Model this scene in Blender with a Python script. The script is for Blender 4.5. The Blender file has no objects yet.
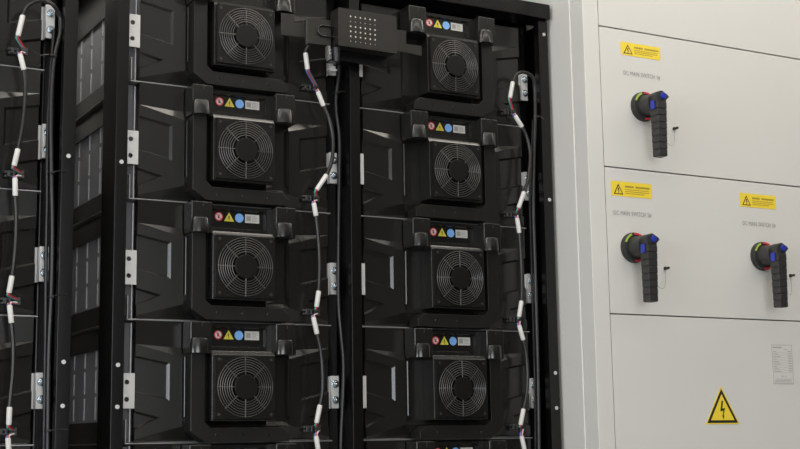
import bpy, bmesh, math, random
from mathutils import Vector, Matrix
random.seed(4)
R = math.radians
S = bpy.context.scene
col = S.collection

# ------------------------------------------------------------------ camera
Z0 = 2.2                                    # height of the top fan's upper edge above the floor
FPX, YAW, PIT, ROL = 1356.2, 0.51253, 0.15988, -0.01595
CAM = Vector((-0.98065, -2.4827, Z0 - 0.88721))
fw = Vector((math.sin(YAW) * math.cos(PIT), math.cos(YAW) * math.cos(PIT), math.sin(PIT)))
r0 = Vector((math.cos(YAW), -math.sin(YAW), 0)); u0 = r0.cross(fw)
rt = math.cos(ROL) * r0 + math.sin(ROL) * u0
up = -math.sin(ROL) * r0 + math.cos(ROL) * u0
cd = bpy.data.cameras.new('camera'); cam = bpy.data.objects.new('camera', cd); col.objects.link(cam)
cam.matrix_world = Matrix(((rt.x, up.x, -fw.x, CAM.x), (rt.y, up.y, -fw.y, CAM.y), (rt.z, up.z, -fw.z, CAM.z), (0, 0, 0, 1)))
cd.sensor_width = 36; cd.lens = FPX / 800 * 36; cd.clip_start = .05
S.camera = cam

def at(x, y, Y):
    """world point at depth Y seen at photograph position x, y (used to survey the place)"""
    d = fw + rt * ((x - 400) / FPX) - up * ((y - 224.5) / FPX)
    return CAM + d * ((Y - CAM.y) / d.y)

# ------------------------------------------------------------------ world, lights, exposure
w = bpy.data.worlds.new('world'); S.world = w; w.use_nodes = True
w.node_tree.nodes['Background'].inputs[0].default_value = (1.0, .95, .87, 1)
w.node_tree.nodes['Background'].inputs[1].default_value = .07
S.view_settings.view_transform = 'Standard'; S.view_settings.look = 'None'
S.view_settings.exposure = -1.15; S.view_settings.gamma = 1
S.view_settings.use_curve_mapping = False

def area(name, loc, rot, sx, sy, power, colr):
    l = bpy.data.lights.new(name, 'AREA'); l.shape = 'RECTANGLE'; l.size = sx; l.size_y = sy
    l.energy = power; l.color = colr
    o = bpy.data.objects.new(name, l); o.location = loc; o.rotation_euler = rot; col.objects.link(o); return o
area('window_left_offscreen', (-4.28, -2.05, 1.75), (0, R(-90), 0), 1.6, 2.2, 220, (.88, .94, 1.0))
area('window_front_offscreen', (-1.1, -5.28, 1.9), (R(90), 0, 0), 2.5, 1.7, 200, (.95, .97, 1.0))
CEIL = 3.25
LAMPS = [(x, y) for y in (-.62, -1.55) for x in (-1.3, .7, 2.7)]
for i, (x, y) in enumerate(LAMPS):
    area('ceiling_lamp_offscreen', (x, y, CEIL - .095), (0, 0, 0), 1.76, .17, 31 if y > -1 else 17, (1.0, .925, .82))

# ------------------------------------------------------------------ materials
def mat(name, base, rough=.5, metal=0, spec=.5, noise=0, nscale=60, bump=0, bscale=400, coat=0, emit=None):
    m = bpy.data.materials.new(name); m.use_nodes = True; nt = m.node_tree; b = nt.nodes['Principled BSDF']
    b.inputs['Base Color'].default_value = (*base, 1); b.inputs['Roughness'].default_value = rough
    b.inputs['Metallic'].default_value = metal; b.inputs['Specular IOR Level'].default_value = spec
    b.inputs['Coat Weight'].default_value = coat
    tc = nt.nodes.new('ShaderNodeTexCoord')
    if noise:
        n = nt.nodes.new('ShaderNodeTexNoise'); n.inputs['Scale'].default_value = nscale; n.inputs['Detail'].default_value = 4
        nt.links.new(tc.outputs['Object'], n.inputs['Vector'])
        mx = nt.nodes.new('ShaderNodeMix'); mx.data_type = 'RGBA'
        mx.inputs['A'].default_value = (*[c * (1 - noise) for c in base], 1)
        mx.inputs['B'].default_value = (*[min(1, c * (1 + noise)) for c in base], 1)
        nt.links.new(n.outputs['Fac'], mx.inputs['Factor']); nt.links.new(mx.outputs['Result'], b.inputs['Base Color'])
    if bump:
        n2 = nt.nodes.new('ShaderNodeTexNoise'); n2.inputs['Scale'].default_value = bscale
        nt.links.new(tc.outputs['Object'], n2.inputs['Vector'])
        bp = nt.nodes.new('ShaderNodeBump'); bp.inputs['Strength'].default_value = bump; bp.inputs['Distance'].default_value = .00015
        nt.links.new(n2.outputs['Fac'], bp.inputs['Height']); nt.links.new(bp.outputs['Normal'], b.inputs['Normal'])
    if emit:
        b.inputs['Emission Color'].default_value = (*emit[:3], 1); b.inputs['Emission Strength'].default_value = emit[3]
    return m
M = dict(
    plastic=mat('black_plastic', (.0105, .0102, .0090), .22, spec=.5, noise=.2, nscale=35, bump=.12, bscale=900),
    frame=mat('matt_black_frame', (.0100, .0097, .0087), .33, spec=.32, noise=.15, nscale=30, bump=.1, bscale=700),
    fan=mat('fan_plastic', (.0060, .0058, .0052), .33, spec=.3, noise=.1, bump=.05),
    gloss=mat('gloss_black', (.008, .008, .0075), .2, spec=.6),
    wire=mat('guard_wire', (.078, .076, .073), .34, metal=.6),
    blade=mat('impeller_black', (.006, .0058, .0052), .2, spec=.35),
    rack=mat('powder_coat_black', (.0035, .0034, .0031), .27, spec=.35, noise=.2, nscale=25, bump=.25, bscale=420),
    case=mat('grey_case_paint', (.78, .78, .80), .5, noise=.12, nscale=12, bump=.05),
    boxm=mat('box_black_steel', (.017, .0155, .013), .33, spec=.5, noise=.3, nscale=20),
    flange=mat('flange_paint', (.075, .075, .085), .45),
    zinc=mat('zinc_plate', (.56, .56, .55), .5, metal=.35, noise=.15, nscale=50),
    tray=mat('tray_steel', (.50, .50, .50), .36, metal=.8, noise=.15, nscale=40),
    steel=mat('bolt_steel', (.50, .56, .60), .22, metal=1),
    cable=mat('cable_black', (.010, .010, .0095), .33),
    sleeve=mat('white_sleeve', (.60, .59, .57), .5, noise=.06),
    w_red=mat('wire_red', (.52, .02, .03), .4), w_blue=mat('wire_blue', (.08, .17, .45), .4),
    w_teal=mat('wire_teal', (.05, .26, .26), .4), w_white=mat('wire_white', (.55, .55, .55), .4),
    cab=mat('cabinet_paint', (.60, .59, .56), .45, noise=.02, nscale=3, bump=.06, bscale=500),
    yellow=mat('sign_yellow', (.80, .60, .045), .4), ylw2=mat('module_yellow', (.62, .54, .06), .4),
    ink=mat('black_ink', (.015, .014, .012), .5), grey=mat('grey_print', (.25, .25, .24), .6), faint=mat('faint_print', (.37, .365, .35), .6),
    brown=mat('brown_print', (.30, .22, .03), .6),
    paper=mat('white_paper', (.60, .60, .56), .5), silver=mat('silver_foil', (.50, .49, .46), .4),
    red=mat('sign_red', (.60, .03, .05), .4), blue=mat('sign_blue', (.19, .40, .78), .4),
    hblack=mat('handle_black', (.022, .022, .022), .42, bump=.08, bscale=600),
    hblue=mat('handle_blue', (.018, .035, .33), .3), green=mat('ring_green', (.33, .46, .05), .4),
    pale=mat('pale_plate', (.80, .78, .70), .5),
    wall=mat('wall_paint', (.72, .70, .65), .7, noise=.03, nscale=4, bump=.1, bscale=200),
    floor=mat('floor_epoxy', (.38, .38, .37), .35, noise=.1, nscale=6),
    ceil=mat('ceiling_paint', (.78, .77, .74), .8, noise=.02, nscale=3),
    lamp=mat('lamp_diffuser', (.85, .84, .80), .5),
    winf=mat('window_frame_white', (.75, .75, .74), .4),
)

# ------------------------------------------------------------------ mesh builder
BEV = set()
class MB:
    def __init__(s): s.v = []; s.f = []; s.m = []; s.cur = 0
    def add(s, vs, fs, mi=None):
        o = len(s.v); s.v += [tuple(p) for p in vs]
        for f in fs: s.f.append([i + o for i in f]); s.m.append(s.cur if mi is None else mi)
        return s
    def box(s, x0, x1, y0, y1, z0, z1, mi=None):
        return s.add([(x, y, z) for z in (z0, z1) for y in (y0, y1) for x in (x0, x1)],
                     [(0, 2, 3, 1), (4, 5, 7, 6), (0, 1, 5, 4), (2, 6, 7, 3), (0, 4, 6, 2), (1, 3, 7, 5)], mi)
    def prism_y(s, poly, y0, y1, mi=None):
        """poly of (x,z), clockwise or not; extruded in y"""
        n = len(poly); a = sum(poly[i][0] * poly[(i + 1) % n][1] - poly[(i + 1) % n][0] * poly[i][1] for i in range(n))
        if a < 0: poly = poly[::-1]
        return s.add([(x, y0, z) for x, z in poly] + [(x, y1, z) for x, z in poly],
                     [list(range(n)), list(range(2 * n - 1, n - 1, -1))] + [(i, i + n, (i + 1) % n + n, (i + 1) % n) for i in range(n)], mi)
    def prism_z(s, poly, z0, z1, mi=None):
        n = len(poly); a = sum(poly[i][0] * poly[(i + 1) % n][1] - poly[(i + 1) % n][0] * poly[i][1] for i in range(n))
        if a < 0: poly = poly[::-1]
        return s.add([(x, y, z0) for x, y in poly] + [(x, y, z1) for x, y in poly],
                     [list(range(n - 1, -1, -1)), list(range(n, 2 * n))] + [(i, (i + 1) % n, (i + 1) % n + n, i + n) for i in range(n)], mi)
    def cyl_y(s, cx, cz, r, y0, y1, n=20, r1=None, mi=None):
        r1 = r if r1 is None else r1
        vs = [(cx + r * math.cos(2 * math.pi * i / n), y0, cz + r * math.sin(2 * math.pi * i / n)) for i in range(n)]
        vs += [(cx + r1 * math.cos(2 * math.pi * i / n), y1, cz + r1 * math.sin(2 * math.pi * i / n)) for i in range(n)]
        return s.add(vs, [list(range(n)), list(range(2 * n - 1, n - 1, -1))] + [(i, i + n, (i + 1) % n + n, (i + 1) % n) for i in range(n)], mi)
    def tube(s, pts, r, n=8, mi=None, closed=False):
        pts = [Vector(p) for p in pts]; N = len(pts); vs = []; prev = None
        for i, p in enumerate(pts):
            a = pts[i - 1] if (i or closed) else p; b = pts[(i + 1) % N] if (i < N - 1 or closed) else p
            t = (b - a).normalized()
            if prev is None:
                ref = Vector((0, 1, 0)) if abs(t.y) < .9 else Vector((1, 0, 0)); nx = t.cross(ref).normalized()
            else:
                nx = (prev - t * prev.dot(t)).normalized()
            prev = nx; ny = t.cross(nx)
            rr = r[i] if isinstance(r, (list, tuple)) else r
            vs += [p + (nx * math.cos(2 * math.pi * k / n) + ny * math.sin(2 * math.pi * k / n)) * rr for k in range(n)]
        fs = []
        for i in range(N if closed else N - 1):
            j = (i + 1) % N
            fs += [(i * n + k, i * n + (k + 1) % n, j * n + (k + 1) % n, j * n + k) for k in range(n)]
        if not closed: fs += [list(range(n - 1, -1, -1)), list(range((N - 1) * n, N * n))]
        return s.add(vs, fs, mi)
    def plate_holes(s, x0, x1, z0, z1, y0, y1, holes, n=8):
        """flat plate with round through-holes; holes: (cx, cz, r)"""
        # split into grid cells around holes
        xs = sorted(set([x0, x1] + [round(c + k * h, 6) for c, _, r in holes for k, h in ((-1.5, r), (1.5, r))]))
        zs = sorted(set([z0, z1] + [round(c + k * h, 6) for _, c, r in holes for k, h in ((-1.5, r), (1.5, r))]))
        for a, b in zip(xs, xs[1:]):
            for c, d in zip(zs, zs[1:]):
                if b - a < 1e-6 or d - c < 1e-6: continue
                hh = [h for h in holes if a < h[0] < b and c < h[1] < d]
                if not hh:
                    s.add([(a, y0, c), (b, y0, c), (b, y0, d), (a, y0, d)], [(0, 1, 2, 3)])
                    s.add([(a, y1, c), (b, y1, c), (b, y1, d), (a, y1, d)], [(3, 2, 1, 0)])
                else:
                    cx, cz, r = hh[0]
                    sq = [(b, (c + d) / 2), (b, d), ((a + b) / 2, d), (a, d), (a, (c + d) / 2), (a, c), ((a + b) / 2, c), (b, c)]
                    ci = [(cx + r * math.cos(i * math.pi / 4), cz + r * math.sin(i * math.pi / 4)) for i in range(8)]
                    vs = [(x, y0, z) for x, z in sq] + [(x, y0, z) for x, z in ci] + [(x, y1, z) for x, z in sq] + [(x, y1, z) for x, z in ci]
                    fs = []
                    for i in range(8):
                        j = (i + 1) % 8
                        fs += [(i, j, 8 + j, 8 + i), (16 + j, 16 + i, 24 + i, 24 + j), (8 + i, 8 + j, 24 + j, 24 + i)]
                    s.add(vs, fs)
        # rim
        s.add([(x0, y0, z0), (x1, y0, z0), (x1, y0, z1), (x0, y0, z1), (x0, y1, z0), (x1, y1, z0), (x1, y1, z1), (x0, y1, z1)],
              [(0, 4, 5, 1), (1, 5, 6, 2), (2, 6, 7, 3), (3, 7, 4, 0)])
        return s
    def xf(s, f): s.v = [tuple(f(*p)) for p in s.v]; return s
    def mirror(s, c):
        s.v = [(2 * c - x, y, z) for x, y, z in s.v]; s.f = [f[::-1] for f in s.f]; return s
    def mesh(s, name, mats, bevel=0, seg=2, sharp=32):
        me = bpy.data.meshes.new(name); me.from_pydata(s.v, [], s.f)
        for m in (mats if isinstance(mats, (list, tuple)) else [mats]): me.materials.append(M[m])
        me.polygons.foreach_set('material_index', s.m)
        if bevel:
            bm = bmesh.new(); bm.from_mesh(me)
            bmesh.ops.remove_doubles(bm, verts=bm.verts, dist=1e-6)
            es = [e for e in bm.edges if len(e.link_faces) == 2 and e.calc_face_angle(0) > R(20)]
            bmesh.ops.bevel(bm, geom=es, offset=bevel, segments=seg, profile=.5, affect='EDGES', clamp_overlap=True)
            bm.to_mesh(me); bm.free(); BEV.add(me.name)
        me.polygons.foreach_set('use_smooth', [True] * len(me.polygons))
        me.set_sharp_from_angle(angle=R(sharp)); me.update()
        return me

def put(name, me, parent=None, loc=(0, 0, 0), rot=(0, 0, 0)):
    o = bpy.data.objects.new(name, me); col.objects.link(o); o.parent = parent
    o.location = loc; o.rotation_euler = rot
    if me and me.name in BEV: wn = o.modifiers.new('face_weighted_normals', 'WEIGHTED_NORMAL'); wn.keep_sharp = True
    return o
def tag(o, label, cat, group=None):
    o['label'] = label; o['category'] = cat
    if group: o['group'] = group
    return o
def thing(name, loc, label, cat, group=None):
    return tag(put(name, None, None, loc), label, cat, group)
def struct(o): o['kind'] = 'structure'; return o
def text_mesh(mb, s, x, z, y, size, mi, width=None, align='LEFT'):
    """append lettering facing -Y to a builder"""
    cu = bpy.data.curves.new('t', 'FONT'); cu.body = s; cu.size = size; cu.resolution_u = 2; cu.space_word = 1.5
    o = bpy.data.objects.new('t', cu); col.objects.link(o)
    bpy.context.view_layer.update()
    me = o.to_mesh(); vs = [v.co.copy() for v in me.vertices]; fs = [list(p.vertices) for p in me.polygons]
    o.to_mesh_clear(); bpy.data.objects.remove(o); bpy.data.curves.remove(cu)
    mx = max(v.x for v in vs); k = (width / mx) if width else 1
    off = -mx * k / 2 if align == 'CENTER' else 0
    mb.add([(x + off + v.x * k, y, z + v.y) for v in vs], fs, mi)

# ------------------------------------------------------------------ the room
def room():
    struct(put('floor', MB().box(-4.4, 4.4, -5.2, 1.2, -.1, 0).mesh('floor', 'floor')))
    struct(put('wall_back', MB().box(-4.4, 4.4, 1.1, 1.25, 0, CEIL).mesh('wall_back', 'wall')))
    struct(put('ceiling', MB().box(-4.4, 4.4, -5.2, 1.25, CEIL, CEIL + .1).mesh('ceiling', 'ceil')))
    b = MB()
    for a in ((-5.2, -3.2, 0, CEIL), (-.9, 1.25, 0, CEIL), (-3.2, -.9, 0, .9), (-3.2, -.9, 2.6, CEIL)):
        b.box(-4.4, -4.2, a[0], a[1], a[2], a[3])
    struct(put('wall_left', b.mesh('wall_left', 'wall')))
    b = MB()
    for x0, x1, z0, z1 in ((-4.2, -2.45, 0, CEIL), (.25, .5, 0, CEIL), (-2.45, .25, 0, .98), (-2.45, .25, 2.82, CEIL)): b.box(x0, x1, -5.35, -5.2, z0, z1)
    struct(put('wall_front', b.mesh('wall_front', 'wall')))
    struct(put('window_2', MB().box(-2.45, -2.38, -5.25, -5.2, .98, 2.82).box(.18, .25, -5.25, -5.2, .98, 2.82).box(-2.38, .18, -5.25, -5.2, .98, 1.05)
               .box(-2.38, .18, -5.25, -5.2, 2.75, 2.82).box(-1.13, -1.07, -5.245, -5.205, 1.05, 2.75).mesh('window_2', 'winf', .004)))
    wn = struct(put('window_1', MB().box(-4.25, -4.2, -3.2, -3.13, .9, 2.6).box(-4.25, -4.2, -.97, -.9, .9, 2.6).box(-4.25, -4.2, -3.13, -.97, .9, .97)
                    .box(-4.25, -4.2, -3.13, -.97, 2.53, 2.6).box(-4.245, -4.205, -2.08, -2.02, .97, 2.53).mesh('window_1', 'winf', .004)))
    lm = MB().box(-.92, .92, -.115, .115, -.06, 0).mesh('lamp_body', 'winf', .004)
    ld = MB().box(-.88, .88, -.085, .085, -.075, -.06).mesh('lamp_diffuser', 'lamp', .003)
    for i, (x, y) in enumerate(LAMPS):
        t = thing('ceiling_lamp', (x, y, CEIL), 'long ceiling lamp panel above the battery racks', 'lamp', 'ceiling lamp panels')
        put('lamp_body', lm, t); put('diffuser', ld, t)
room()

# ------------------------------------------------------------------ battery rack
P = .23742            # pitch between battery rows
DX = .50075           # pitch between battery columns
RACKDX = -1.112       # the neighbouring rack
NROW = 5
YP = .02              # front of the posts
def rack(dx, label, screws):
    t = thing('battery_rack', (dx, 0, 0), label, 'rack')
    zt = Z0 + .085
    d = .085
    # front posts: folded channels
    def chan(x0, x1, fl):
        b = MB(); th = .003
        if fl < 0: poly = [(x0, YP), (x1, YP), (x1, YP + .02), (x1 - th, YP + .02), (x1 - th, YP + th), (x0 + th, YP + th), (x0 + th, YP + d), (x0, YP + d)]
        else: poly = [(x0, YP), (x1, YP), (x1, YP + d), (x1 - th, YP + d), (x1 - th, YP + th), (x0 + th, YP + th), (x0 + th, YP + .02), (x0, YP + .02)]
        return b.prism_z(poly, 0, zt).mesh('post', 'rack', .0013, 2)
    put('post', chan(-.201, -.1765, -1), t); put('post', chan(.310, .334, -1), t); put('post', chan(.807, .833, 1), t)
    rear = MB().prism_z([(0, 0), (.003, 0), (.003, .045), (.04, .045), (.04, .048), (0, .048)], 0, zt)
    rm = rear.mesh('rear_post', 'rack')
    put('rear_post', rm, t, (-.197, .60, 0))
    put('rear_post', rm, t, (.826, .648, 0), (0, 0, math.pi))
    # inner upright that the brackets are bolted to, right of each column
    up_ = MB().box(0, .0205, .0780, .0810, 0, zt).box(0, .003, .0810, .12, 0, zt).mesh('upright', 'rack', .0008, 1)
    for x in (.2830, .7860): put('upright', up_, t, (x, 0, 0))
    # top: front beam, rear beam, roof sheet
    put('top_beam', MB().box(-.199, .834, .008, .07, Z0 + .087, Z0 + .123).mesh('top_beam', 'rack', .002), t)
    put('top_beam', MB().box(-.197, .833, .60, .65, Z0 + .087, Z0 + .123).mesh('top_beam', 'rack', .002), t)
    put('roof_sheet', MB().box(-.197, .833, .07, .60, Z0 + .118, Z0 + .122).mesh('roof_sheet', 'rack'), t)
    put('back_sheet', MB().box(-.19, .826, .650, .653, .0, Z0 + .122).mesh('back_sheet', 'rack'), t)
    put('side_sheet', MB().box(.8305, .833, .106, .60, .0, Z0 + .118).mesh('side_sheet', 'rack'), t)
    put('plinth', MB().box(-.197, .833, .03, .06, 0, .09).mesh('plinth', 'rack', .002), t)
    # rails beside the batteries and the trays they stand on
    rail = MB().box(-.1535, -.1500, .10, .60, -.0, .0904).mesh('side_rail', 'rack', .0008, 1)
    # tray: bottom plate with a front edge and an upturned lip on the bracket side
    tr = MB().box(-.1655, .278, .0525, .60, -.1690, -.1665).box(-.1655, -.1630, .042, .0530, -.1690, -.122)
    tm = tr.mesh('tray', 'tray', .0007, 1)
    for k in range(-1, NROW):
        put('side_rail', rail, t, (0, 0, Z0 - k * P - .1226 - .0904 ))
    for k in range(NROW):
        for c in (0, DX): put('tray', tm, t, (c, 0, Z0 - k * P))
    sb = MB(); n = 12
    ring = [[(r_ * math.cos(2 * math.pi * i / n), y_, r_ * math.sin(2 * math.pi * i / n)) for i in range(n)] for r_, y_ in ((.0042, 0), (.0042, -.0016), (.0036, -.0022), (.0019, -.0022), (.0019, -.0004))]
    sb.add(sum(ring, []), [(a * n + i, (a + 1) * n + i, (a + 1) * n + (i + 1) % n, a * n + (i + 1) % n) for a in range(4) for i in range(n)])
    sc = sb.mesh('screw', 'zinc')
    hol = MB().cyl_y(0, 0, .0019, -.0005, 0, 12).mesh('screw_socket', 'zinc')
    for x, z in screws:
        s_ = put('screw', sc, t, (x, YP, z)); put('socket', hol, s_)
    return t
scr = []
for px, py in ((122, 162), (118, 365), (117, 407)): p = at(px, py, YP); scr.append((-.1885, p.z))
for px, py in ((546, 35), (552, 200), (558, 373), (559, 408)): p = at(px, py, YP); scr.append((.822, p.z))
rack(0, 'tall black steel battery rack standing next to the light grey cabinet', scr)
scr = []
for px, py in ((67, 156), (62, 362), (61, 406)): p = at(px, py, YP); scr.append((.820, p.z))
rack(RACKDX, 'black steel battery rack separated from the grey cabinet by another rack', scr)

# ------------------------------------------------------------------ battery module
CXM = .0625           # centre of a module
def cover_half():
    xo, xi, yo, yi = -.1445, -.052, .050, .043
    def Y(x): return yo + (x - xo) / (xi - xo) * (yi - yo)
    dp = .005
    b = MB()
    def q(*pts): b.add(pts, [list(range(len(pts)))])
    A = {0: .022, 1: -.0005, 2: -.070, 3: -.106, 4: -.142, 5: -.160}
    a = {k: (xo, yo, z) for k, z in A.items()}
    B0 = (xi, yi, -.0025); B5 = (xi, yi, -.136); C0 = (xi, .0510, .0160); Ct = (xi, .0510, .068); At = (xo, yo, .068)
    T1 = (-.077, Y(-.077), -.014); T2 = (-.077, Y(-.077), -.087); Pp = (-.0955, Y(-.0955), -.1188)
    # recess floors
    a1 = (xo, yo + dp, -.004); a2 = (xo, yo + dp, -.0665); t1 = (-.0823, Y(-.0823) + dp, -.0175); t2 = (-.0823, Y(-.0823) + dp, -.0815)
    a3 = (xo, yo + dp, -.110); a4 = (xo, yo + dp, -.138); pp = (-.105, Y(-.105) + dp, -.1205)
    q(a[0], a[1], T1, B0); q(T1, T2, B5, B0); q(T2, a[2], a[3], Pp); q(T2, Pp, B5); q(Pp, a[4], a[5], B5)
    q(a[1], a1, t1, T1); q(T1, t1, t2, T2); q(T2, t2, a2, a[2]); q(a1, a2, t2, t1)
    q(a[3], a3, pp, Pp); q(Pp, pp, a4, a[4]); q(a3, a4, pp)
    q(At, a[0], C0, Ct); q(a[0], B0, C0)
    Do = (xo, yo + .002, -.164); Di = (xi, .060, -.164)
    q(a[5], Do, Di, B5)
    ch = [At, a[0], a[1], a1, a2, a[2], a[3], a3, a4, a[4], a[5], Do]
    for p0, p1 in zip(ch, ch[1:]): q(p0, (xo, .076, p0[2]), (xo, .076, p1[2]), p1)
    q(At, Ct, (xi, .076, .068), (xo, .076, .068)); q(Do, (xo, .076, -.164), (xi, .076, -.164), Di)
    # inner wall down to the recessed centre panel
    q(B0, B5, (xi + .003, .050, -.136), (xi + .003, .050, -.0025)); q(C0, B0, (xi + .003, .050, -.0025), (xi + .003, .058, .0150))
    return b
def cover_mesh():
    b = cover_half(); m = cover_half().mirror(CXM); b.add(m.v, m.f)
    xa, xb = -.052, 2 * CXM + .052
    def q(*pts): b.add(pts, [list(range(len(pts)))])
    q((xa, .050, .004), (xa, .050, -.128), (xb, .050, -.128), (xb, .050, .004))
    q((xa, .050, -.128), (xa, .043, -.136), (xb, .043, -.136), (xb, .050, -.128))
    q((xa, .043, -.136), (xa, .060, -.164), (xb, .060, -.164), (xb, .043, -.136))
    q((xa, .060, -.164), (xa, .076, -.164), (xb, .076, -.164), (xb, .060, -.164))
    # header between the latches with the recessed sticker field
    x0, x1, z0, z1 = -.006, .131, .004, .064
    X0, X1, Zb, Zt = .003, .1195, .0175, .0575
    yf = .030; yr = .036
    o = [(x0, yf, z0), (x1, yf, z0), (x1, yf, z1), (x0, yf, z1)]; i = [(X0, yf, Zb), (X1, yf, Zb), (X1, yf, Zt), (X0, yf, Zt)]
    r = [(X0 + .003, yr, Zb + .003), (X1 - .003, yr, Zb + .003), (X1 - .003, yr, Zt - .003), (X0 + .003, yr, Zt - .003)]
    for k in range(4):
        j = (k + 1) % 4; q(o[k], o[j], i[j], i[k]); q(i[k], i[j], r[j], r[k])
    q(*r)
    q((x0, yf, z1), (x1, yf, z1), (x1, .076, .068), (x0, .076, .068)); q((x0, yf, z0), (x0, .05, z0), (x1, .05, z0), (x1, yf, z0))
    q((xa, .055, .004), (xb, .055, .004), (xb, .055, .068), (xa, .055, .068)); q((xa, .055, .068), (xb, .055, .068), (xb, .076, .068), (xa, .076, .068))
    return b.mesh('cover', 'plastic', sharp=20)
def frame_poly():
    return [(-.046, .006), (-.046, -.147), (-.016, -.1675), (.1625, -.1675), (.1625, -.1525), (.148, -.1395), (-.004, -.1395), (-.0165, -.1285), (-.0165, .006)]
def fan_plate():
    b = MB(); cx, cz, rr = .0625, -.0612, .0592; n = 48; x0, x1, z0, z1 = 0, .125, -.1224, 0
    sq, ci = [], []
    for k in range(n):
        a = 2 * math.pi * k / n + math.pi / 4; c, s_ = math.cos(a), math.sin(a); m = max(abs(c), abs(s_))
        sq.append((cx + c / m * .0625, cz + s_ / m * .0612)); ci.append((cx + c * rr, cz + s_ * rr))
    ys = [(0, sq), (0, ci), (.024, ci), (.044, sq)]
    vs = []
    for y, l in ((.0, ci), (.0, sq), (.044, sq)): vs += [(x, y, z) for x, z in l]
    vs += [(x, .034, z) for x, z in ci]
    fs = []
    for k in range(n):
        j = (k + 1) % n
        fs += [(k, n + k, n + j, j), (n + k, 2 * n + k, 2 * n + j, n + j), (k, j, 3 * n + j, 3 * n + k)]
    b.add(vs, fs); b.add([(x, .034, z) for x, z in ci], [list(range(n))])
    for sx in (.0075, .1175):
        for sz in (-.0075, -.1149): b.cyl_y(sx, sz, .003, -.0008, .002, 10, mi=1)
    return b.mesh('fan_frame', ['fan', 'hblack'], sharp=30)
def guard():
    b = MB(); cx, cz = .0625, -.0612
    for rr in (.0300, .0347, .0394, .0441, .0488, .0535, .0582):
        n = 40
        b.tube([(cx + rr * math.cos(2 * math.pi * k / n), -.0015 - (.0582 - rr) * .06, cz + rr * math.sin(2 * math.pi * k / n)) for k in range(n)], .00092, 5, closed=True)
    for k in range(8):
        a = k * math.pi / 4; c, s_ = math.cos(a), math.sin(a)
        b.tube([(cx + .022 * c, -.002, cz + .022 * s_), (cx + .0598 * c, -.0002, cz + .0598 * s_)], .0012, 5)
    return b.mesh('fan_guard', 'wire', sharp=60)
def hub():
    return MB().cyl_y(.0625, -.0612, .0242, -.0055, -.001, 28).mesh('guard_disc', 'fan', .0015)
def impeller():
    b = MB(); cx, cz = .0625, -.0612
    b.cyl_y(cx, cz, .021, .008, .033, 20)
    for k in range(7):
        a0 = k * 2 * math.pi / 7; vs = []; nr, na = 4, 4
        for i in range(nr + 1):
            rr = .02 + i / nr * .0345
            for j in range(na + 1):
                a = a0 + j / na * .72 + i / nr * .18
                vs.append((cx + rr * math.cos(a), .009 + j / na * .02, cz + rr * math.sin(a)))
        W = na + 1
        b.add(vs, [(i * W + j, i * W + j + 1, (i + 1) * W + j + 1, (i + 1) * W + j) for i in range(nr) for j in range(na)])
    return b.mesh('impeller', 'blade', sharp=60)
def housing():
    b = MB()
    x0, x1 = -.005, .130; poly = [(.006, -.1275), (.006, .0000), (.0105, .0098), (.050, .0098), (.050, -.1275)]   # y,z profile
    vs = [(x0, y, z) for y, z in poly] + [(x1, y, z) for y, z in poly]
    b.add(vs, [(0, 1, 2, 3, 4), (9, 8, 7, 6, 5)] + [(i, i + 5, (i + 1) % 5 + 5, (i + 1) % 5) for i in range(5)])
    return b.mesh('fan_housing', 'plastic', .0018, 2)
def latch(xc):
    return MB().box(xc - .0222, xc + .0222, .005, .05, .003, .0660).mesh('latch', 'plastic', .0024, 3)
def knob(xc):
    b = MB(); n = 24; vs = []
    for z, r_ in ((.0040, .0192), (.0300, .0184), (.0325, .0170)):
        for k in range(n + 1):
            a = math.pi + math.pi * k / n
            vs.append((xc + r_ * math.cos(a), .006 + r_ * .62 * math.sin(a), z))
    W = n + 1; fs = []
    for i in range(2): fs += [(i * W + k, i * W + k + 1, (i + 1) * W + k + 1, (i + 1) * W + k) for k in range(n)]
    fs += [list(range(n, -1, -1)), [2 * W + k for k in range(W)]]
    return b.add(vs, fs).mesh('latch_knob', 'gloss', sharp=40)
def circ(b, cx, cz, r, y, mi, n=24): b.add([(cx + r * math.cos(2 * math.pi * k / n), y, cz + r * math.sin(2 * math.pi * k / n)) for k in range(n)], [list(range(n))], mi)
def solid_disc(b, cx, cz, r, y0, mi, n=24): b.cyl_y(cx, cz, r, y0 - .0006, y0, n, mi=mi)
ST = .036
def st_prohibit():
    b = MB(); solid_disc(b, .0192, .0428, .0088, ST, 0); circ(b, .0192, .0428, .0066, ST - .0007, 1)
    # hand symbol and slash
    b.box(.0170, .0205, ST - .0009, ST - .00075, .0392, .0436, 2)
    for k in range(4): b.box(.0166 + k * .0012, .0174 + k * .0012, ST - .0009, ST - .00075, .0430, .0462 + (.0008 if k in (1, 2) else 0), 2)
    c, s_ = .7071, .7071
    L, t_ = .0064, .0008
    b.add([(.0192 + a * -c - d * s_, ST - .001, .0428 + a * s_ - d * c) for a, d in ((-L, -t_), (L, -t_), (L, t_), (-L, t_))], [(0, 1, 2, 3)], 3)
    return b.mesh('prohibition_sticker', ['red', 'paper', 'ink', 'red'])
def tri(b, cx, zb, wd, h, y0, y1, mi): b.prism_y([(cx - wd / 2, zb), (cx + wd / 2, zb), (cx, zb + h)], y0, y1, mi)
def bolt_mark(b, cx, cz, s, y, mi):
    pts = [(-.12, .5), (.14, .5), (.02, .1), (.2, .1), (.02, -.25), (.1, -.22), (-.02, -.5), (-.1, -.18), (-.04, -.22), (.04, -.02), (-.2, -.02)]
    b.prism_y([(cx + x * s, cz + z * s) for x, z in pts], y - .0003, y, mi)
def st_warn():
    b = MB(); tri(b, .0413, .0343, .0215, .0185, ST - .0006, ST, 0)
    bolt_mark(b, .0413, .0405, .0095, ST - .0006, 1)
    return b.mesh('warning_sticker', ['ylw2', 'ink'])
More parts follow.
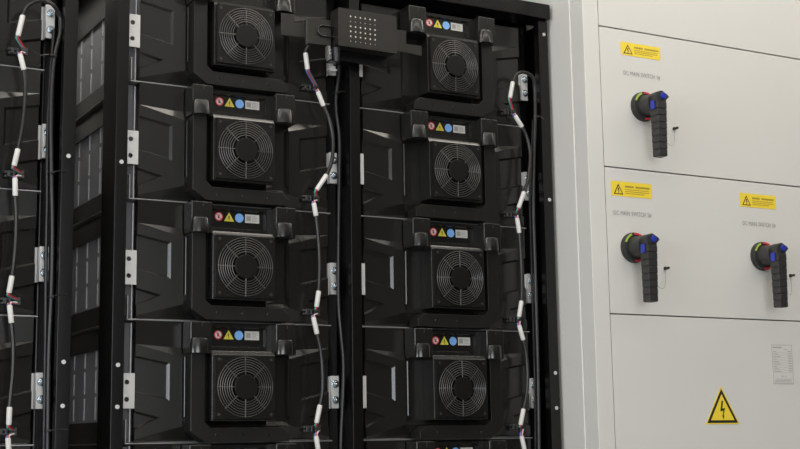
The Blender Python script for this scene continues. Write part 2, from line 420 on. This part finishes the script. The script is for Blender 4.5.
def st_blue():
    b = MB(); solid_disc(b, .0634, .0425, .0092, ST, 0); return b.mesh('mandatory_sticker', ['blue'])
def st_label():
    b = MB(); b.box(.0760, .1070, ST - .0006, ST, .0338, .0512, 0)
    b.box(.0785, .0885, ST - .0008, ST - .0006, .0375, .0478, 1)
    for k in range(4): b.box(.0905, .1035 - .003 * (k % 2), ST - .0008, ST - .0006, .0375 + k * .003, .0387 + k * .003, 1)
    return b.mesh('rating_label', ['silver', 'grey'])
def bracket(holes=True):
    b = MB().plate_holes(-.1760, -.1480, -.1015, -.0345, .0415, .0440, [(-.1635, -.0515, .0050), (-.1635, -.0845, .0050)])
    return b.mesh('mounting_bracket', 'zinc')
def bracket_r():
    b = MB().box(.2790, .2970, .058, .061, -.1015, -.0345).box(.2790, .2815, .061, .0775, -.1015, -.0345).box(.2710, .2815, .0745, .0775, -.1015, -.0345)
    return b.mesh('mounting_bracket', 'zinc', .0006, 1)
def bolt_m():
    b = MB().cyl_y(0, 0, .0082, -.0018, 0, 18).cyl_y(0, 0, .0062, -.0068, -.0018, 6).cyl_y(0, 0, .0030, -.0095, -.0068, 10)
    return b.mesh('bolt', 'steel', .0006, 1)
def case():
    return MB().box(-.1465, .2715, .0765, .60, -.1655, .066).mesh('case', 'case', .002)
def rib():
    b = MB(); x0, x1, z0, z1 = -.0025, .0042, -.118, -.002
    b.prism_z([(x0 - .001, .0505), (.0028, .0435), (.0036, .0435), (x1, .0505)], z0, z1); return b.mesh('rib', 'plastic', .0006, 1)
def connector():
    b = MB().box(.203, .225, .030, .056, -.1500, -.1445).box(.203, .225, .030, .056, -.1425, -.1370).box(.207, .2135, .026, .030, -.1490, -.1380)
    b.box(.218, .222, .026, .030, -.1490, -.1380)
    return b.mesh('connector', 'hblack', .0008, 1)
ME = dict(case=case(), cover=cover_mesh(), frameL=MB().prism_y(frame_poly(), .012, .051).mesh('surround', 'frame', .0018, 2),
          frameR=MB().prism_y([(2 * CXM - x, z) for x, z in frame_poly()], .012, .051).mesh('surround', 'frame', .0018, 2),
          housing=housing(), fan=fan_plate(), guard=guard(), disc=hub(), imp=impeller(), latchL=latch(-.0280), latchR=latch(.1530),
          knobL=knob(-.0310), knobR=knob(.1500), s1=st_prohibit(), s2=st_warn(), s3=st_blue(), s4=st_label(), brL=bracket(), brR=bracket_r(), bolt=bolt_m(),
          rib=rib(), conn=connector(),
          plus=MB().box(-.1000, -.0880, .0515, .0525, .0448, .0456).box(-.0944, -.0936, .0515, .0525, .0395, .0510).mesh('plus_mark', 'frame'),
          notch=MB().box(-.0010, .0010, .0044, .0052, .0560, .0620).mesh('latch_notch', 'ink'),
          cap=MB().cyl_y(0, 0, .0030, -.0006, .001, 14).mesh('screw_cap', 'plastic', .0005, 1),
          flange=MB().box(-.1640, -.1515, .066, .0685, -.160, .064).mesh('side_flange', 'flange', .0006, 1),
          louver=MB().prism_z([(-.1465, 0), (-.1490, .0015), (-.1490, .0022), (-.1465, .0085)], 0, .046).mesh('louver', 'case'))
def module(dx, k, label, group, side=0, louvers=False):
    t = thing('battery_module', (dx, 0, Z0 - k * P), label, 'battery', group)
    c = put('case', ME['case'], t)
    if louvers:
        for yy in (.135, .215, .295, .375, .455, .535):
            for zz in (-.117, -.062, -.007):
                put('louver', ME['louver'], c, (0, yy, zz + (0 if zz > -.05 else 0)))
    put('side_flange', ME['flange'], t)
    cv = put('cover', ME['cover'], t); put('plus_mark', ME['plus'], cv)
    put('rib', ME['rib'], t, (-.0490, 0, 0)); put('rib', ME['rib'], t, (.1718, 0, 0))
    f = put('surround', ME['frameL' if side == 0 else 'frameR'], t)
    for x in (.008, .0625, .117): put('screw_cap', ME['cap'], f, (x, .012, -.1535))
    for a, xc in (('L', -.0280), ('R', .1530)):
        l = put('latch', ME['latch' + a], t); put('latch_knob', ME['knob' + a], l); put('latch_notch', ME['notch'], l, (xc + .002, 0, 0))
    h = put('fan_housing', ME['housing'], t)
    fn = put('fan', ME['fan'], t); put('fan_guard', ME['guard'], fn); put('guard_disc', ME['disc'], fn); put('impeller', ME['imp'], fn)
    put('prohibition_sticker', ME['s1'], t); put('warning_sticker', ME['s2'], t); put('mandatory_sticker', ME['s3'], t); put('rating_label', ME['s4'], t)
    put('mounting_bracket', ME['brL'], t)
    b = put('mounting_bracket', ME['brR'], t)
    for z in (-.0515, -.0845): put('bolt', ME['bolt'], b, (.2888, .058, z))
    put('connector', ME['conn'], t)
    return t
ORD = ['topmost', 'second from the top', 'third from the top', 'fourth from the top', 'fifth from the top']
for k in range(NROW):
    module(0, k, 'black fan-cooled battery module, %s in the column beside the bare side rails' % ORD[k], 'battery modules in the racks', 0, True)
    module(DX, k, 'black fan-cooled battery module, %s in the column next to the grey cabinet' % ORD[k], 'battery modules in the racks', 1)
    module(RACKDX + DX, k, 'black battery module, %s in the rack farther from the grey cabinet' % ORD[k], 'battery modules in the racks', 1)

# ------------------------------------------------------------------ cables
def smooth(pts, n=6):
    pts = [Vector(p) for p in pts]; out = []
    e = [pts[0] * 2 - pts[1]] + pts + [pts[-1] * 2 - pts[-2]]
    for i in range(1, len(e) - 2):
        p0, p1, p2, p3 = e[i - 1:i + 3]
        for k in range(n):
            t = k / n
            out.append(.5 * ((2 * p1) + (p2 - p0) * t + (2 * p0 - 5 * p1 + 4 * p2 - p3) * t * t + (3 * p1 - p0 - 3 * p2 + p3) * t ** 3))
    return out + [pts[-1]]
WCOL = ['w_red', 'w_blue', 'w_teal', 'w_white']
def lead(t, sl, con, wires=('w_blue', 'w_red', 'ink')):
    """white sleeve from sl[0] (cable side) to sl[1] (wire side) and coloured wires into the plug at con"""
    a, b = sl
    d = (b - a).normalized()
    put('label_sleeve', MB().tube([a, a + (b - a) * .06, a + (b - a) * .94, b], [.0046, .0051, .0050, .0044], 12).mesh('label_sleeve', 'sleeve', sharp=50), t)
    for i, wm in enumerate(wires):
        o = Vector(((i - 1) * .0026, -.001 * (i % 2), (i - 1) * .0012))
        e = con + Vector((0, 0, 0)) + o * .8
        put('wire', MB().tube(smooth([b - d * .004 + o * .5, b + d * .003 + o, (b + d * .004 + con) / 2 + o, e], 4), .0017, 6).mesh('wire', wm, sharp=60), t)
    put('plug', MB().box(con.x - .009, con.x + .004, con.y - .004, con.y + .010, con.z - .0035, con.z + .0035).mesh('plug', 'hblack', .0008, 1), t)
def P3(l, Y=.018): return [at(p[0], p[1], p[2] if len(p) > 2 else Y) for p in l]
def conn_pt(dx, k, upper):
    return Vector((dx + .2348, .029, Z0 - k * P + (-.1398 if upper else -.1472)))
def cable(name, label, path, top=None, bot=None, group=None, r=.0041, wires=None):
    """path: points of the sheath; top / bot: (sleeve start, sleeve end, plug point)"""
    pts = smooth(path); base = pts[-1].copy()
    t = thing(name, (0, 0, 0), label, 'cable', group)
    put('sheath', MB().tube(pts, r, 10).mesh('sheath', 'cable', sharp=60), t)
    for e, ws in ((top, wires or ('w_blue', 'w_red', 'w_white')), (bot, ('w_teal', 'w_red', 'ink') if wires is None else wires)):
        if e: lead(t, (e[0], e[1]), e[2], ws)
    return t
def jumper(dx, k, s1, path, s2, label, group='jumper cables between battery modules'):
    s1 = P3(s1); s2 = P3(s2) if s2 else None
    top = (s1[1], s1[0], conn_pt(dx, k, False)); bot = (s2[0], s2[1], conn_pt(dx, k + 1, True)) if s2 else None
    pth = [s1[1]] + P3(path) + ([s2[0]] if s2 else [])
    return cable('jumper_cable', label, pth, top, bot, group)
PAIR = ['topmost and second', 'second and third', 'third and fourth', 'fourth and fifth']
# column beside the bare side rails
CL = [([(317.7, 91.5), (323.5, 106)], [(329, 119), (332.5, 135), (333, 150), (331, 164)], [(326.5, 175), (316.5, 190)]),
      ([(313.7, 203), (316, 216)], [(318, 235), (319.5, 258), (319.3, 278)], [(318.7, 291), (316.5, 307)]),
      ([(313.3, 317), (317, 334)], [(320.5, 350), (322.5, 370), (322.5, 390)], [(320, 405), (316.5, 423)]),
      ([(316, 436), (318.5, 452)], [(320, 470), (322, 492), (322, 512)], [(320, 527), (317, 543)])]
for k, (a, b, c) in enumerate(CL):
    jumper(0, k, a, b, c, 'white-sleeved jumper cable joining %s modules beside the side rails' % PAIR[k])
CR = [([(515, 115.5), (522, 127)], [(527, 138), (530, 153), (529.3, 170), (527.5, 182)], [(524, 192), (518.5, 208)]),
      ([(517, 218), (519.3, 233)], [(520.5, 250), (521.5, 270), (521.8, 288)], [(521.5, 301), (519, 317)]),
      ([(519, 325), (523.3, 340)], [(526, 354), (527.5, 372), (526.7, 392)], [(523.5, 409), (520.5, 425)]),
      ([(521.5, 436), (525, 452)], [(527, 470), (529, 492), (528, 512)], [(526, 527), (522, 543)])]
for k, (a, b, c) in enumerate(CR):
    jumper(DX, k, a, b, c, 'white-sleeved jumper cable joining %s modules next to the grey cabinet' % PAIR[k])
CO = [([(20, 54), (24, 70)], [(25.3, 84), (24.6, 105), (22, 128)], [(18, 149), (14, 166)]),
      ([(15, 178), (15.3, 196)], [(16.3, 215), (15.8, 240), (14, 262)], [(12, 276), (9, 293)]),
      ([(9.5, 305), (11.5, 323)], [(13.3, 345), (13, 370), (11, 392)], [(9.6, 407), (8.8, 425)]),
      ([(8, 438), (9, 455)], [(11, 475), (12, 495), (10, 515)], [(9, 530), (8, 546)])]
for k, (a, b, c) in enumerate(CO):
    jumper(RACKDX + DX, k, a, b, c, 'white-sleeved jumper cable joining %s modules of the farther rack' % PAIR[k])
# leads into the topmost modules
s = P3([(305.5, 53), (307.5, 69.5)], .004)
cable('jumper_cable', 'short white-sleeved lead from the perforated box to the topmost module', [at(310, 43, -.004), at(308, 46.5, 0), at(306, 50, .004), s[0]], None, (s[0], s[1], conn_pt(0, 0, True)),
      'leads into the topmost modules', wires=('w_blue', 'w_red', 'w_teal'))
s = P3([(512.8, 82), (510, 98)])
cable('looped_cable', 'black cable looping over beside the topmost module next to the grey cabinet',
      [s[0], *P3([(515.5, 75.5), (521, 72.3), (528, 73.5), (533.5, 79)]), *P3([(534.8, 92), (535, 120), (533.7, 160), (533.3, 210), (534.8, 260), (536.5, 320), (538, 380), (539, 449), (540, 520)], .024)],
      None, (s[0], s[1], conn_pt(DX, 0, True)), 'leads into the topmost modules', wires=('w_teal', 'w_red', 'ink'))
s = P3([(22.8, 15.5), (18, 36)])
cable('looped_cable', 'black cable arching over the topmost module of the farther rack',
      [s[0], *P3([(27, 7), (36, 1.5), (46, 1), (54, 6)]), *P3([(60, 17), (60, 33), (55.5, 52), (52.5, 75), (51, 110), (51.5, 170), (52.5, 230), (51.5, 290), (49, 350), (48, 420), (47, 500)], .03)],
      None, (s[0], s[1], conn_pt(RACKDX + DX, 0, True)), 'leads into the topmost modules')
# long trunk cables
cable('trunk_cable', 'long black cable hanging from the perforated box along the centre post',
      P3([(336, 50), (339.5, 62), (338.5, 78), (336.2, 95), (336.3, 112), (339.5, 140), (339, 190), (338.3, 245), (338.5, 300), (341, 335), (343.3, 360), (343.3, 388), (341, 440), (340, 520)], .045), r=.0042)
cable('trunk_cable', 'straight black cable running down inside the post next to the cabinet',
      P3([(533, 120), (531.5, 160), (530, 205), (531.5, 262), (533.5, 330), (535, 390), (535.5, 449), (536, 520)], .045), r=.003)
cable('trunk_cable', 'black cable inside the post across the gap on the farther rack',
      P3([(54, 30), (50, 80), (47.5, 140), (47, 200), (46, 260), (45.5, 330), (44, 449), (43, 520)], .045), r=.0035)
# cable ties
def tie(x, y, Y, x2, y2, label):
    c = at(x, y, Y); e = at(x2, y2, Y - .02)
    t = thing('cable_tie', c, label, 'cable tie', 'cable ties')
    n = 16
    put('strap', MB().tube([(.0062 * math.cos(2 * math.pi * k / n), .0062 * math.sin(2 * math.pi * k / n), 0) for k in range(n)], .0014, 6, closed=True).mesh('strap', 'cable', sharp=60), t)
    put('tie_head', MB().box(-.003, .003, -.0095, -.0055, -.0025, .0025).mesh('tie_head', 'cable', .0006, 1), t)
    put('tail', MB().tube(smooth([(0, -.008, 0), ((e - c) * .5 + Vector((0, -.004, .002))), (e - c)], 4), .0009, 5).mesh('tail', 'cable', sharp=60), t)
tie(54, 56.5, .03, 40, 55.5, 'black cable tie below the arching cable of the farther rack')
tie(51.5, 173, .03, 68, 171, 'black cable tie beside the second module of the farther rack')
tie(51.3, 297, .03, 67, 294, 'black cable tie beside the third module of the farther rack')
tie(48, 430.5, .03, 69, 430, 'black cable tie beside the fourth module of the farther rack')
tie(336.3, 93, .045, 346, 92, 'black cable tie below the perforated box')
tie(535.6, 117, .03, 544, 119, 'black cable tie below the looped cable near the cabinet')
p = at(332.5, 68, .03)
t = thing('cable_clip', p, 'small white plastic cable clip hanging under the perforated box', 'clip')
put('clip_body', MB().box(-.006, .006, -.004, .004, -.008, .004).mesh('clip_body', 'sleeve', .001, 1), t)
put('clip_stem', MB().cyl_y(0, 0, .0025, -.003, .003, 8).xf(lambda x, y, z: (x, z, y * 3 + .012)).mesh('clip_stem', 'sleeve'), t)
put('clip_wing', MB().box(-.011, -.006, -.003, .003, -.005, -.001).box(.006, .010, -.003, .003, -.006, -.002).mesh('clip_wing', 'sleeve', .0006, 1), t)

# ------------------------------------------------------------------ perforated distribution box on the centre post
def distribution_box():
    yf, yb = -.045, -.008
    tl, tr_, bl = at(338, 7.2, yf), at(396.3, 14.4, yf), at(338.5, 44.4, yf)
    x0, x1, z1, z0 = tl.x, tr_.x, tl.z, bl.z
    t = thing('distribution_box', ((x0 + x1) / 2, yb, z0), 'black perforated metal box bridging the two topmost modules', 'box')
    ox, oz = (x0 + x1) / 2, z0
    def loc(b): return b.xf(lambda x, y, z: (x - ox, y - yb, z - oz))
    holes = []
    for i in range(6):
        for j in range(7):
            p = at(351.5 + i * 5.45, 16.3 + j * 5.0 + i * .95, yf)
            holes.append((x0 + .0295 + i * .0116, z1 - .0155 - j * .0108, .0021 if j not in (1, 5, 6) else .0012))
    put('front_plate', loc(MB().plate_holes(x0, x1, z0, z1, yf, yf + .0008, holes)).mesh('front_plate', 'boxm'), t)
    b = MB().box(x0, x0 + .0015, yf + .0015, yb, z0, z1).box(x1 - .0015, x1, yf + .0015, yb, z0, z1).box(x0, x1, yf + .0015, yb, z0, z0 + .0015).box(x0, x1, yf + .0015, yb, z1 - .0015, z1)
    b.box(x0, x1, yb - .0015, yb, z0, z1)
    put('shell', loc(b).mesh('shell', 'boxm'), t)
    put('inner_board', loc(MB().box(x0 + .025, x1 - .012, yf + .0009, yf + .0024, z0 + .004, z1 - .008)).mesh('inner_board', 'pale'), t)
    # arm plates to either side
    pl = [at(x, y, -.006) for x, y in ((281, 13), (294.2, 14.5), (294.4, 22.5), (331, 27), (331, 41), (281.3, 35))]
    put('arm_plate', loc(MB().prism_y([(p.x, p.z) for p in pl], -.0075, -.0055)).mesh('arm_plate', 'boxm', .0005, 1), t)
    pl = [at(x, y, -.022) for x, y in ((308, 18.4), (330.5, 20.8), (330.5, 46), (308.3, 43.2))]
    ap = put('arm_plate', loc(MB().prism_y([(p.x, p.z) for p in pl], -.024, -.022).prism_y([(pl[0].x, pl[0].z), (pl[0].x + .002, pl[0].z), (pl[3].x + .002, pl[3].z), (pl[3].x, pl[3].z)], -.022, -.006)).mesh('arm_plate', 'boxm', .0005, 1), t)
    c = at(325, 31.2, -.024); n = 14
    pts = [(c.x + .020, -.0265, c.z + .011)] + [(c.x - .006 + .011 * math.cos(a), -.0265, c.z + .011 * math.sin(a)) for a in [math.pi / 2 + math.pi * k / n for k in range(n + 1)]] + [(c.x + .020, -.0265, c.z - .011)]
    put('handle_loop', loc(MB().tube(pts, .0022, 8)).mesh('handle_loop', 'gloss', sharp=60), ap)
    pl = [at(x, y, -.010) for x, y in ((394, 29.6), (406, 31), (406, 44), (421.5, 46), (421.5, 56), (394, 50.3))]
    put('arm_plate', loc(MB().prism_y([(p.x, p.z) for p in pl], -.0115, -.0095)).mesh('arm_plate', 'boxm', .0005, 1), t)
    put('cable_gland', loc(MB().cyl_y(0, 0, .009, 0, .03, 14, .006).xf(lambda x, y, z: (x + x0 + .008, z + yb - .012, -y + z0))).mesh('cable_gland', 'hblack'), t)
    put('base_strip', loc(MB().box(x0 + .0, x0 + .062, yb, yb + .026, z0 - .024, z0 - .0215)).mesh('base_strip', 'rack', .0005, 1), t)
    put('back_bracket', loc(MB().box(x0 + .004, x1 - .004, yb, yb + .003, z0 - .024, z1 - .02)).mesh('back_bracket', 'rack', .0005, 1), t)
distribution_box()

# ------------------------------------------------------------------ grey switch cabinet
YC = -.10
CX0, CX1 = .8455, 1.90
CH = 2.62
cab = thing('switch_cabinet', (CX0, YC, 0), 'tall light grey electrical switch cabinet with yellow warning signs', 'cabinet')
def cl(b): return b.xf(lambda x, y, z: (x - CX0, y - YC, z))
put('body', cl(MB().box(CX0 + .004, CX1 - .004, YC + .02, YC + .60, .0, CH - .01)).mesh('body', 'cab', .002), cab)
put('front_stile', cl(MB().prism_z([(CX0, YC), (CX0 + .044, YC), (CX0 + .044, YC + .022), (CX0 + .003, YC + .022), (CX0 + .003, YC + .046), (CX0, YC + .046)], 0, CH)).mesh('front_stile', 'cab', .0028, 3), cab)
put('front_stile', cl(MB().box(CX1 - .045, CX1, YC, YC + .022, 0, CH)).mesh('front_stile', 'cab', .0025, 3), cab)
put('side_panel', cl(MB().box(CX0 - .0025, CX0 + .004, YC + .0465, YC + .60, .0, CH)).mesh('side_panel', 'cab', .0024, 3), cab)
put('side_panel', cl(MB().box(CX1 - .004, CX1, YC + .022, YC + .60, .0, CH)).mesh('side_panel', 'cab', .0015, 2), cab)
put('top_panel', cl(MB().box(CX0, CX1, YC, YC + .60, CH - .01, CH)).mesh('top_panel', 'cab', .0015, 2), cab)
seams = [CH - .012, at(700, 42.5, YC).z, at(700, 176.3, YC).z, at(700, 317.3, YC).z, .06]
doors = []
for a, b_ in zip(seams, seams[1:]):
    d = put('door', cl(MB().box(CX0 + .046, CX1 - .047, YC + .0005, YC + .020, b_ + .0014, a - .0014)).mesh('door', 'cab', .0015, 2), cab)
    doors.append(d)
def on(px, py, y=YC): return at(px, py, y)
def yellow_sign(pxl, pyt, pxr, pyb, door):
    a, c = on(pxl, pyt), on(pxr, pyb); x0, x1, z1, z0 = a.x, c.x, a.z, c.z
    w_, h_ = x1 - x0, z1 - z0
    y = YC + .0005; b = MB().box(x0, x1, y - .0006, y, z0, z1, 0)
    tc = x0 + w_ * .175
    tri(b, tc, z0 + h_ * .12, w_ * .23, h_ * .72, y - .0009, y - .0006, 1)
    tri(b, tc, z0 + h_ * .175, w_ * .165, h_ * .52, y - .0012, y - .0009, 0)
    bolt_mark(b, tc, z0 + h_ * .37, h_ * .40, y - .0012, 1)
    rng = random.Random(int(pxl)); 
    # heading of two words and three lines of fine print, too small to read
    def line(z, th, xa, xb, ww, gg, mi):
        x = xa
        while x < xb - 1e-4:
            l = min(ww * (.6 + .8 * rng.random()), xb - x); b.box(x, x + l, y - .0009, y - .0006, z - th / 2, z + th / 2, mi); x += l + gg
    line(z0 + h_ * .68, h_ * .13, x0 + w_ * .34, x0 + w_ * .55, w_ * .03, w_ * .008, 2)
    line(z0 + h_ * .68, h_ * .13, x0 + w_ * .60, x0 + w_ * .95, w_ * .03, w_ * .008, 2)
    for k, xe in ((.48, .93), (.35, .93), (.22, .80)): line(z0 + h_ * k, h_ * .05, x0 + w_ * .34, x0 + w_ * xe, w_ * .03, w_ * .01, 2)
    put('warning_sign', cl(b).mesh('warning_sign', ['yellow', 'ink', 'brown']), door)
yellow_sign(620.5, 41.3, 660.5, 60.5, doors[1])
yellow_sign(610.8, 180.4, 652, 199, doors[2])
yellow_sign(739.6, 192.6, 776, 209.6, doors[2])
def lettering(s, px, py, pxe, door, size):
    a, e = on(px, py), on(pxe, py); b = MB(); text_mesh(b, s, a.x, a.z, YC - .0002, size, 0, e.x - a.x)
    put('lettering', cl(b).mesh('lettering', 'grey'), door)
lettering('DC MAIN SWITCH 1#', 623.3, 74.5, 660, doors[1], .0150)
lettering('DC MAIN SWITCH 2#', 613.4, 214.5, 651.3, doors[2], .0150)
lettering('DC MAIN SWITCH 3#', 742.5, 225.0, 775.4, doors[2], .0150)
# high-voltage triangle
a, c, top = on(706, 424.3), on(739.5, 424.0), on(721.5, 386.5)
xc = (a.x + c.x) / 2; W_ = c.x - a.x; H_ = top.z - a.z; y = YC + .0005
b = MB(); tri(b, xc, a.z, W_, H_, y - .0006, y, 0); tri(b, xc, a.z + H_ * .034, W_ * .915, H_ * .90, y - .0009, y - .0006, 1); tri(b, xc, a.z + H_ * .105, W_ * .70, H_ * .69, y - .0012, y - .0009, 0)
pts = [(-.02, .5), (.07, .5), (.0, .08), (.16, .13), (.055, -.28), (.10, -.27), (.035, -.5), (-.02, -.27), (.015, -.28), (.055, -.02), (-.12, -.07)]
b.prism_y([(xc + x * H_ * .62, a.z + H_ * .37 + z * H_ * .50) for x, z in pts], y - .0015, y - .0012, 1)
put('high_voltage_sign', cl(b).mesh('high_voltage_sign', ['yellow', 'ink']), doors[3])
# rating plate, print too fine to read
a, c = on(771.3, 344.5), on(793.8, 384); x0, x1, z1, z0 = a.x, c.x, a.z, c.z; w_, h_ = x1 - x0, z1 - z0
b = MB().box(x0, x1, y - .0005, y, z0, z1, 0)
def pr(xa, xb, za, th): b.box(x0 + w_ * xa, x0 + w_ * xb, y - .0007, y - .0005, z0 + h_ * (za - th / 2), z0 + h_ * (za + th / 2), 1)
for xa in (.0, .985): pr(xa, xa + .02, .5, 1)
for za in (.008, .992): pr(0, 1, za, .014)
pr(.05, .5, .93, .035); pr(.62, .78, .88, .02)
for k in range(9): pr(.06, .22 + .3 * ((k * 7) % 3) / 3, .82 - k * .063, .018); pr(.78, .96, .835 - k * .063, .02); pr(.04, .96, .795 - k * .063, .005)
pr(.42, .50, .19, .04); pr(.60, .64, .19, .04)
for k in range(3): pr(.12 - .03 * k, .88 + .02 * k, .12 - k * .035, .016)
put('rating_plate', cl(b).mesh('rating_plate', ['cab', 'faint']), doors[3])
# rotary main switches
def arc(b, r0_, r1_, a0, a1, y0, y1, mi, n=8):
    for k in range(n):
        t0, t1 = a0 + (a1 - a0) * k / n, a0 + (a1 - a0) * (k + 1) / n
        b.prism_y([(r0_ * math.cos(t0), r0_ * math.sin(t0)), (r1_ * math.cos(t0), r1_ * math.sin(t0)), (r1_ * math.cos(t1), r1_ * math.sin(t1)), (r0_ * math.cos(t1), r0_ * math.sin(t1))], y0, y1, mi)
sw = {}
b = MB().cyl_y(0, 0, .0345, -.008, 0, 36).cyl_y(0, 0, .0335, -.014, -.008, 36); sw['base'] = b.mesh('escutcheon', 'hblack', .0015, 2)
def arcm(a0, a1, m): b = MB(); arc(b, .0285, .0328, R(a0), R(a1), -.0150, -.0135, 0); return b.mesh('position_mark', m)
sw['marks'] = [arcm(55, 98, 'red'), arcm(-98, -52, 'red'), arcm(112, 160, 'green')]
sw['hub'] = MB().cyl_y(0, 0, .0210, -.050, -.012, 28, .0255).mesh('hub', 'hblack', .002, 2)
b = MB().prism_y([(-.012, .0215), (.004, .0265), (.022, .0175), (.0275, .0120), (.0165, .0030), (.0165, -.004), (-.0155, -.004), (-.0155, .015)], -.074, -.046)
sw['head'] = b.mesh('handle_head', 'hblack', .0025, 2)
b = MB(); zt = -.003
for k in range(8):
    zb = zt - .0165; w0 = .0150 - .0003 * k; b.box(-w0, w0, -.0760 + .0004 * k, -.047, zb + .0010, zt); b.box(-w0 + .0012, w0 - .0012, -.0745 + .0004 * k, -.0485, zb - .0002, zb + .0012); zt = zb
sw['grip'] = b.mesh('grip', 'hblack', .0008, 1)
sw['button'] = MB().cyl_y(.006, .0125, .0078, -.0785, -.072, 20, .0085).mesh('lock_button', 'hblue', .0018, 2)
sw['tab'] = MB().box(-.0185, -.0150, -.066, -.052, -.020, .001).mesh('lock_tab', 'hblue', .0008, 1)
for k_ in ('hub', 'head', 'grip', 'button', 'tab'):
    for v_ in sw[k_].vertices: v_.co = (v_.co.x * (.9 if k_ != 'hub' else 1), v_.co.y * .92, v_.co.z * (.945 if k_ != 'hub' else 1))
def switch(px, py, seal, label):
    c = on(px, py); t = thing('rotary_switch', (c.x, YC + .0005, c.z), label, 'switch', 'rotary main switches')
    bs = put('escutcheon', sw['base'], t); [put('position_mark', m_, bs) for m_ in sw['marks']]
    put('hub', sw['hub'], t)
    h = put('handle_head', sw['head'], t); put('lock_button', sw['button'], h); put('lock_tab', sw['tab'], h)
    put('grip', sw['grip'], t)
    sx, sz = seal
    put('seal_screw', MB().cyl_y(sx, sz, .0032, -.014, -.0005, 10, .0022).cyl_y(sx, sz, .0045, -.003, 0, 10).mesh('seal_screw', 'ink', .0004, 1), t)
    put('seal_wire', MB().tube(smooth([(sx, -.004, sz), (sx - .008, -.010, sz - .012), (sx - .016, -.018, sz - .036), (sx - .040, -.036, sz - .052), (.0122, -.056, sz - .046)], 5), .0005, 5).mesh('seal_wire', 'grey', sharp=60), t)
switch(642.3, 107.2, (.0920, -.0420), 'black rotary switch with blue button, alone on the upper cabinet door')
switch(632.5, 248.0, (.0920, -.0420), 'black rotary switch nearer the battery rack on the door with two switches')
switch(761.0, 256.5, (.0920, -.0420), 'black rotary switch farther from the battery rack on the door with two switches')
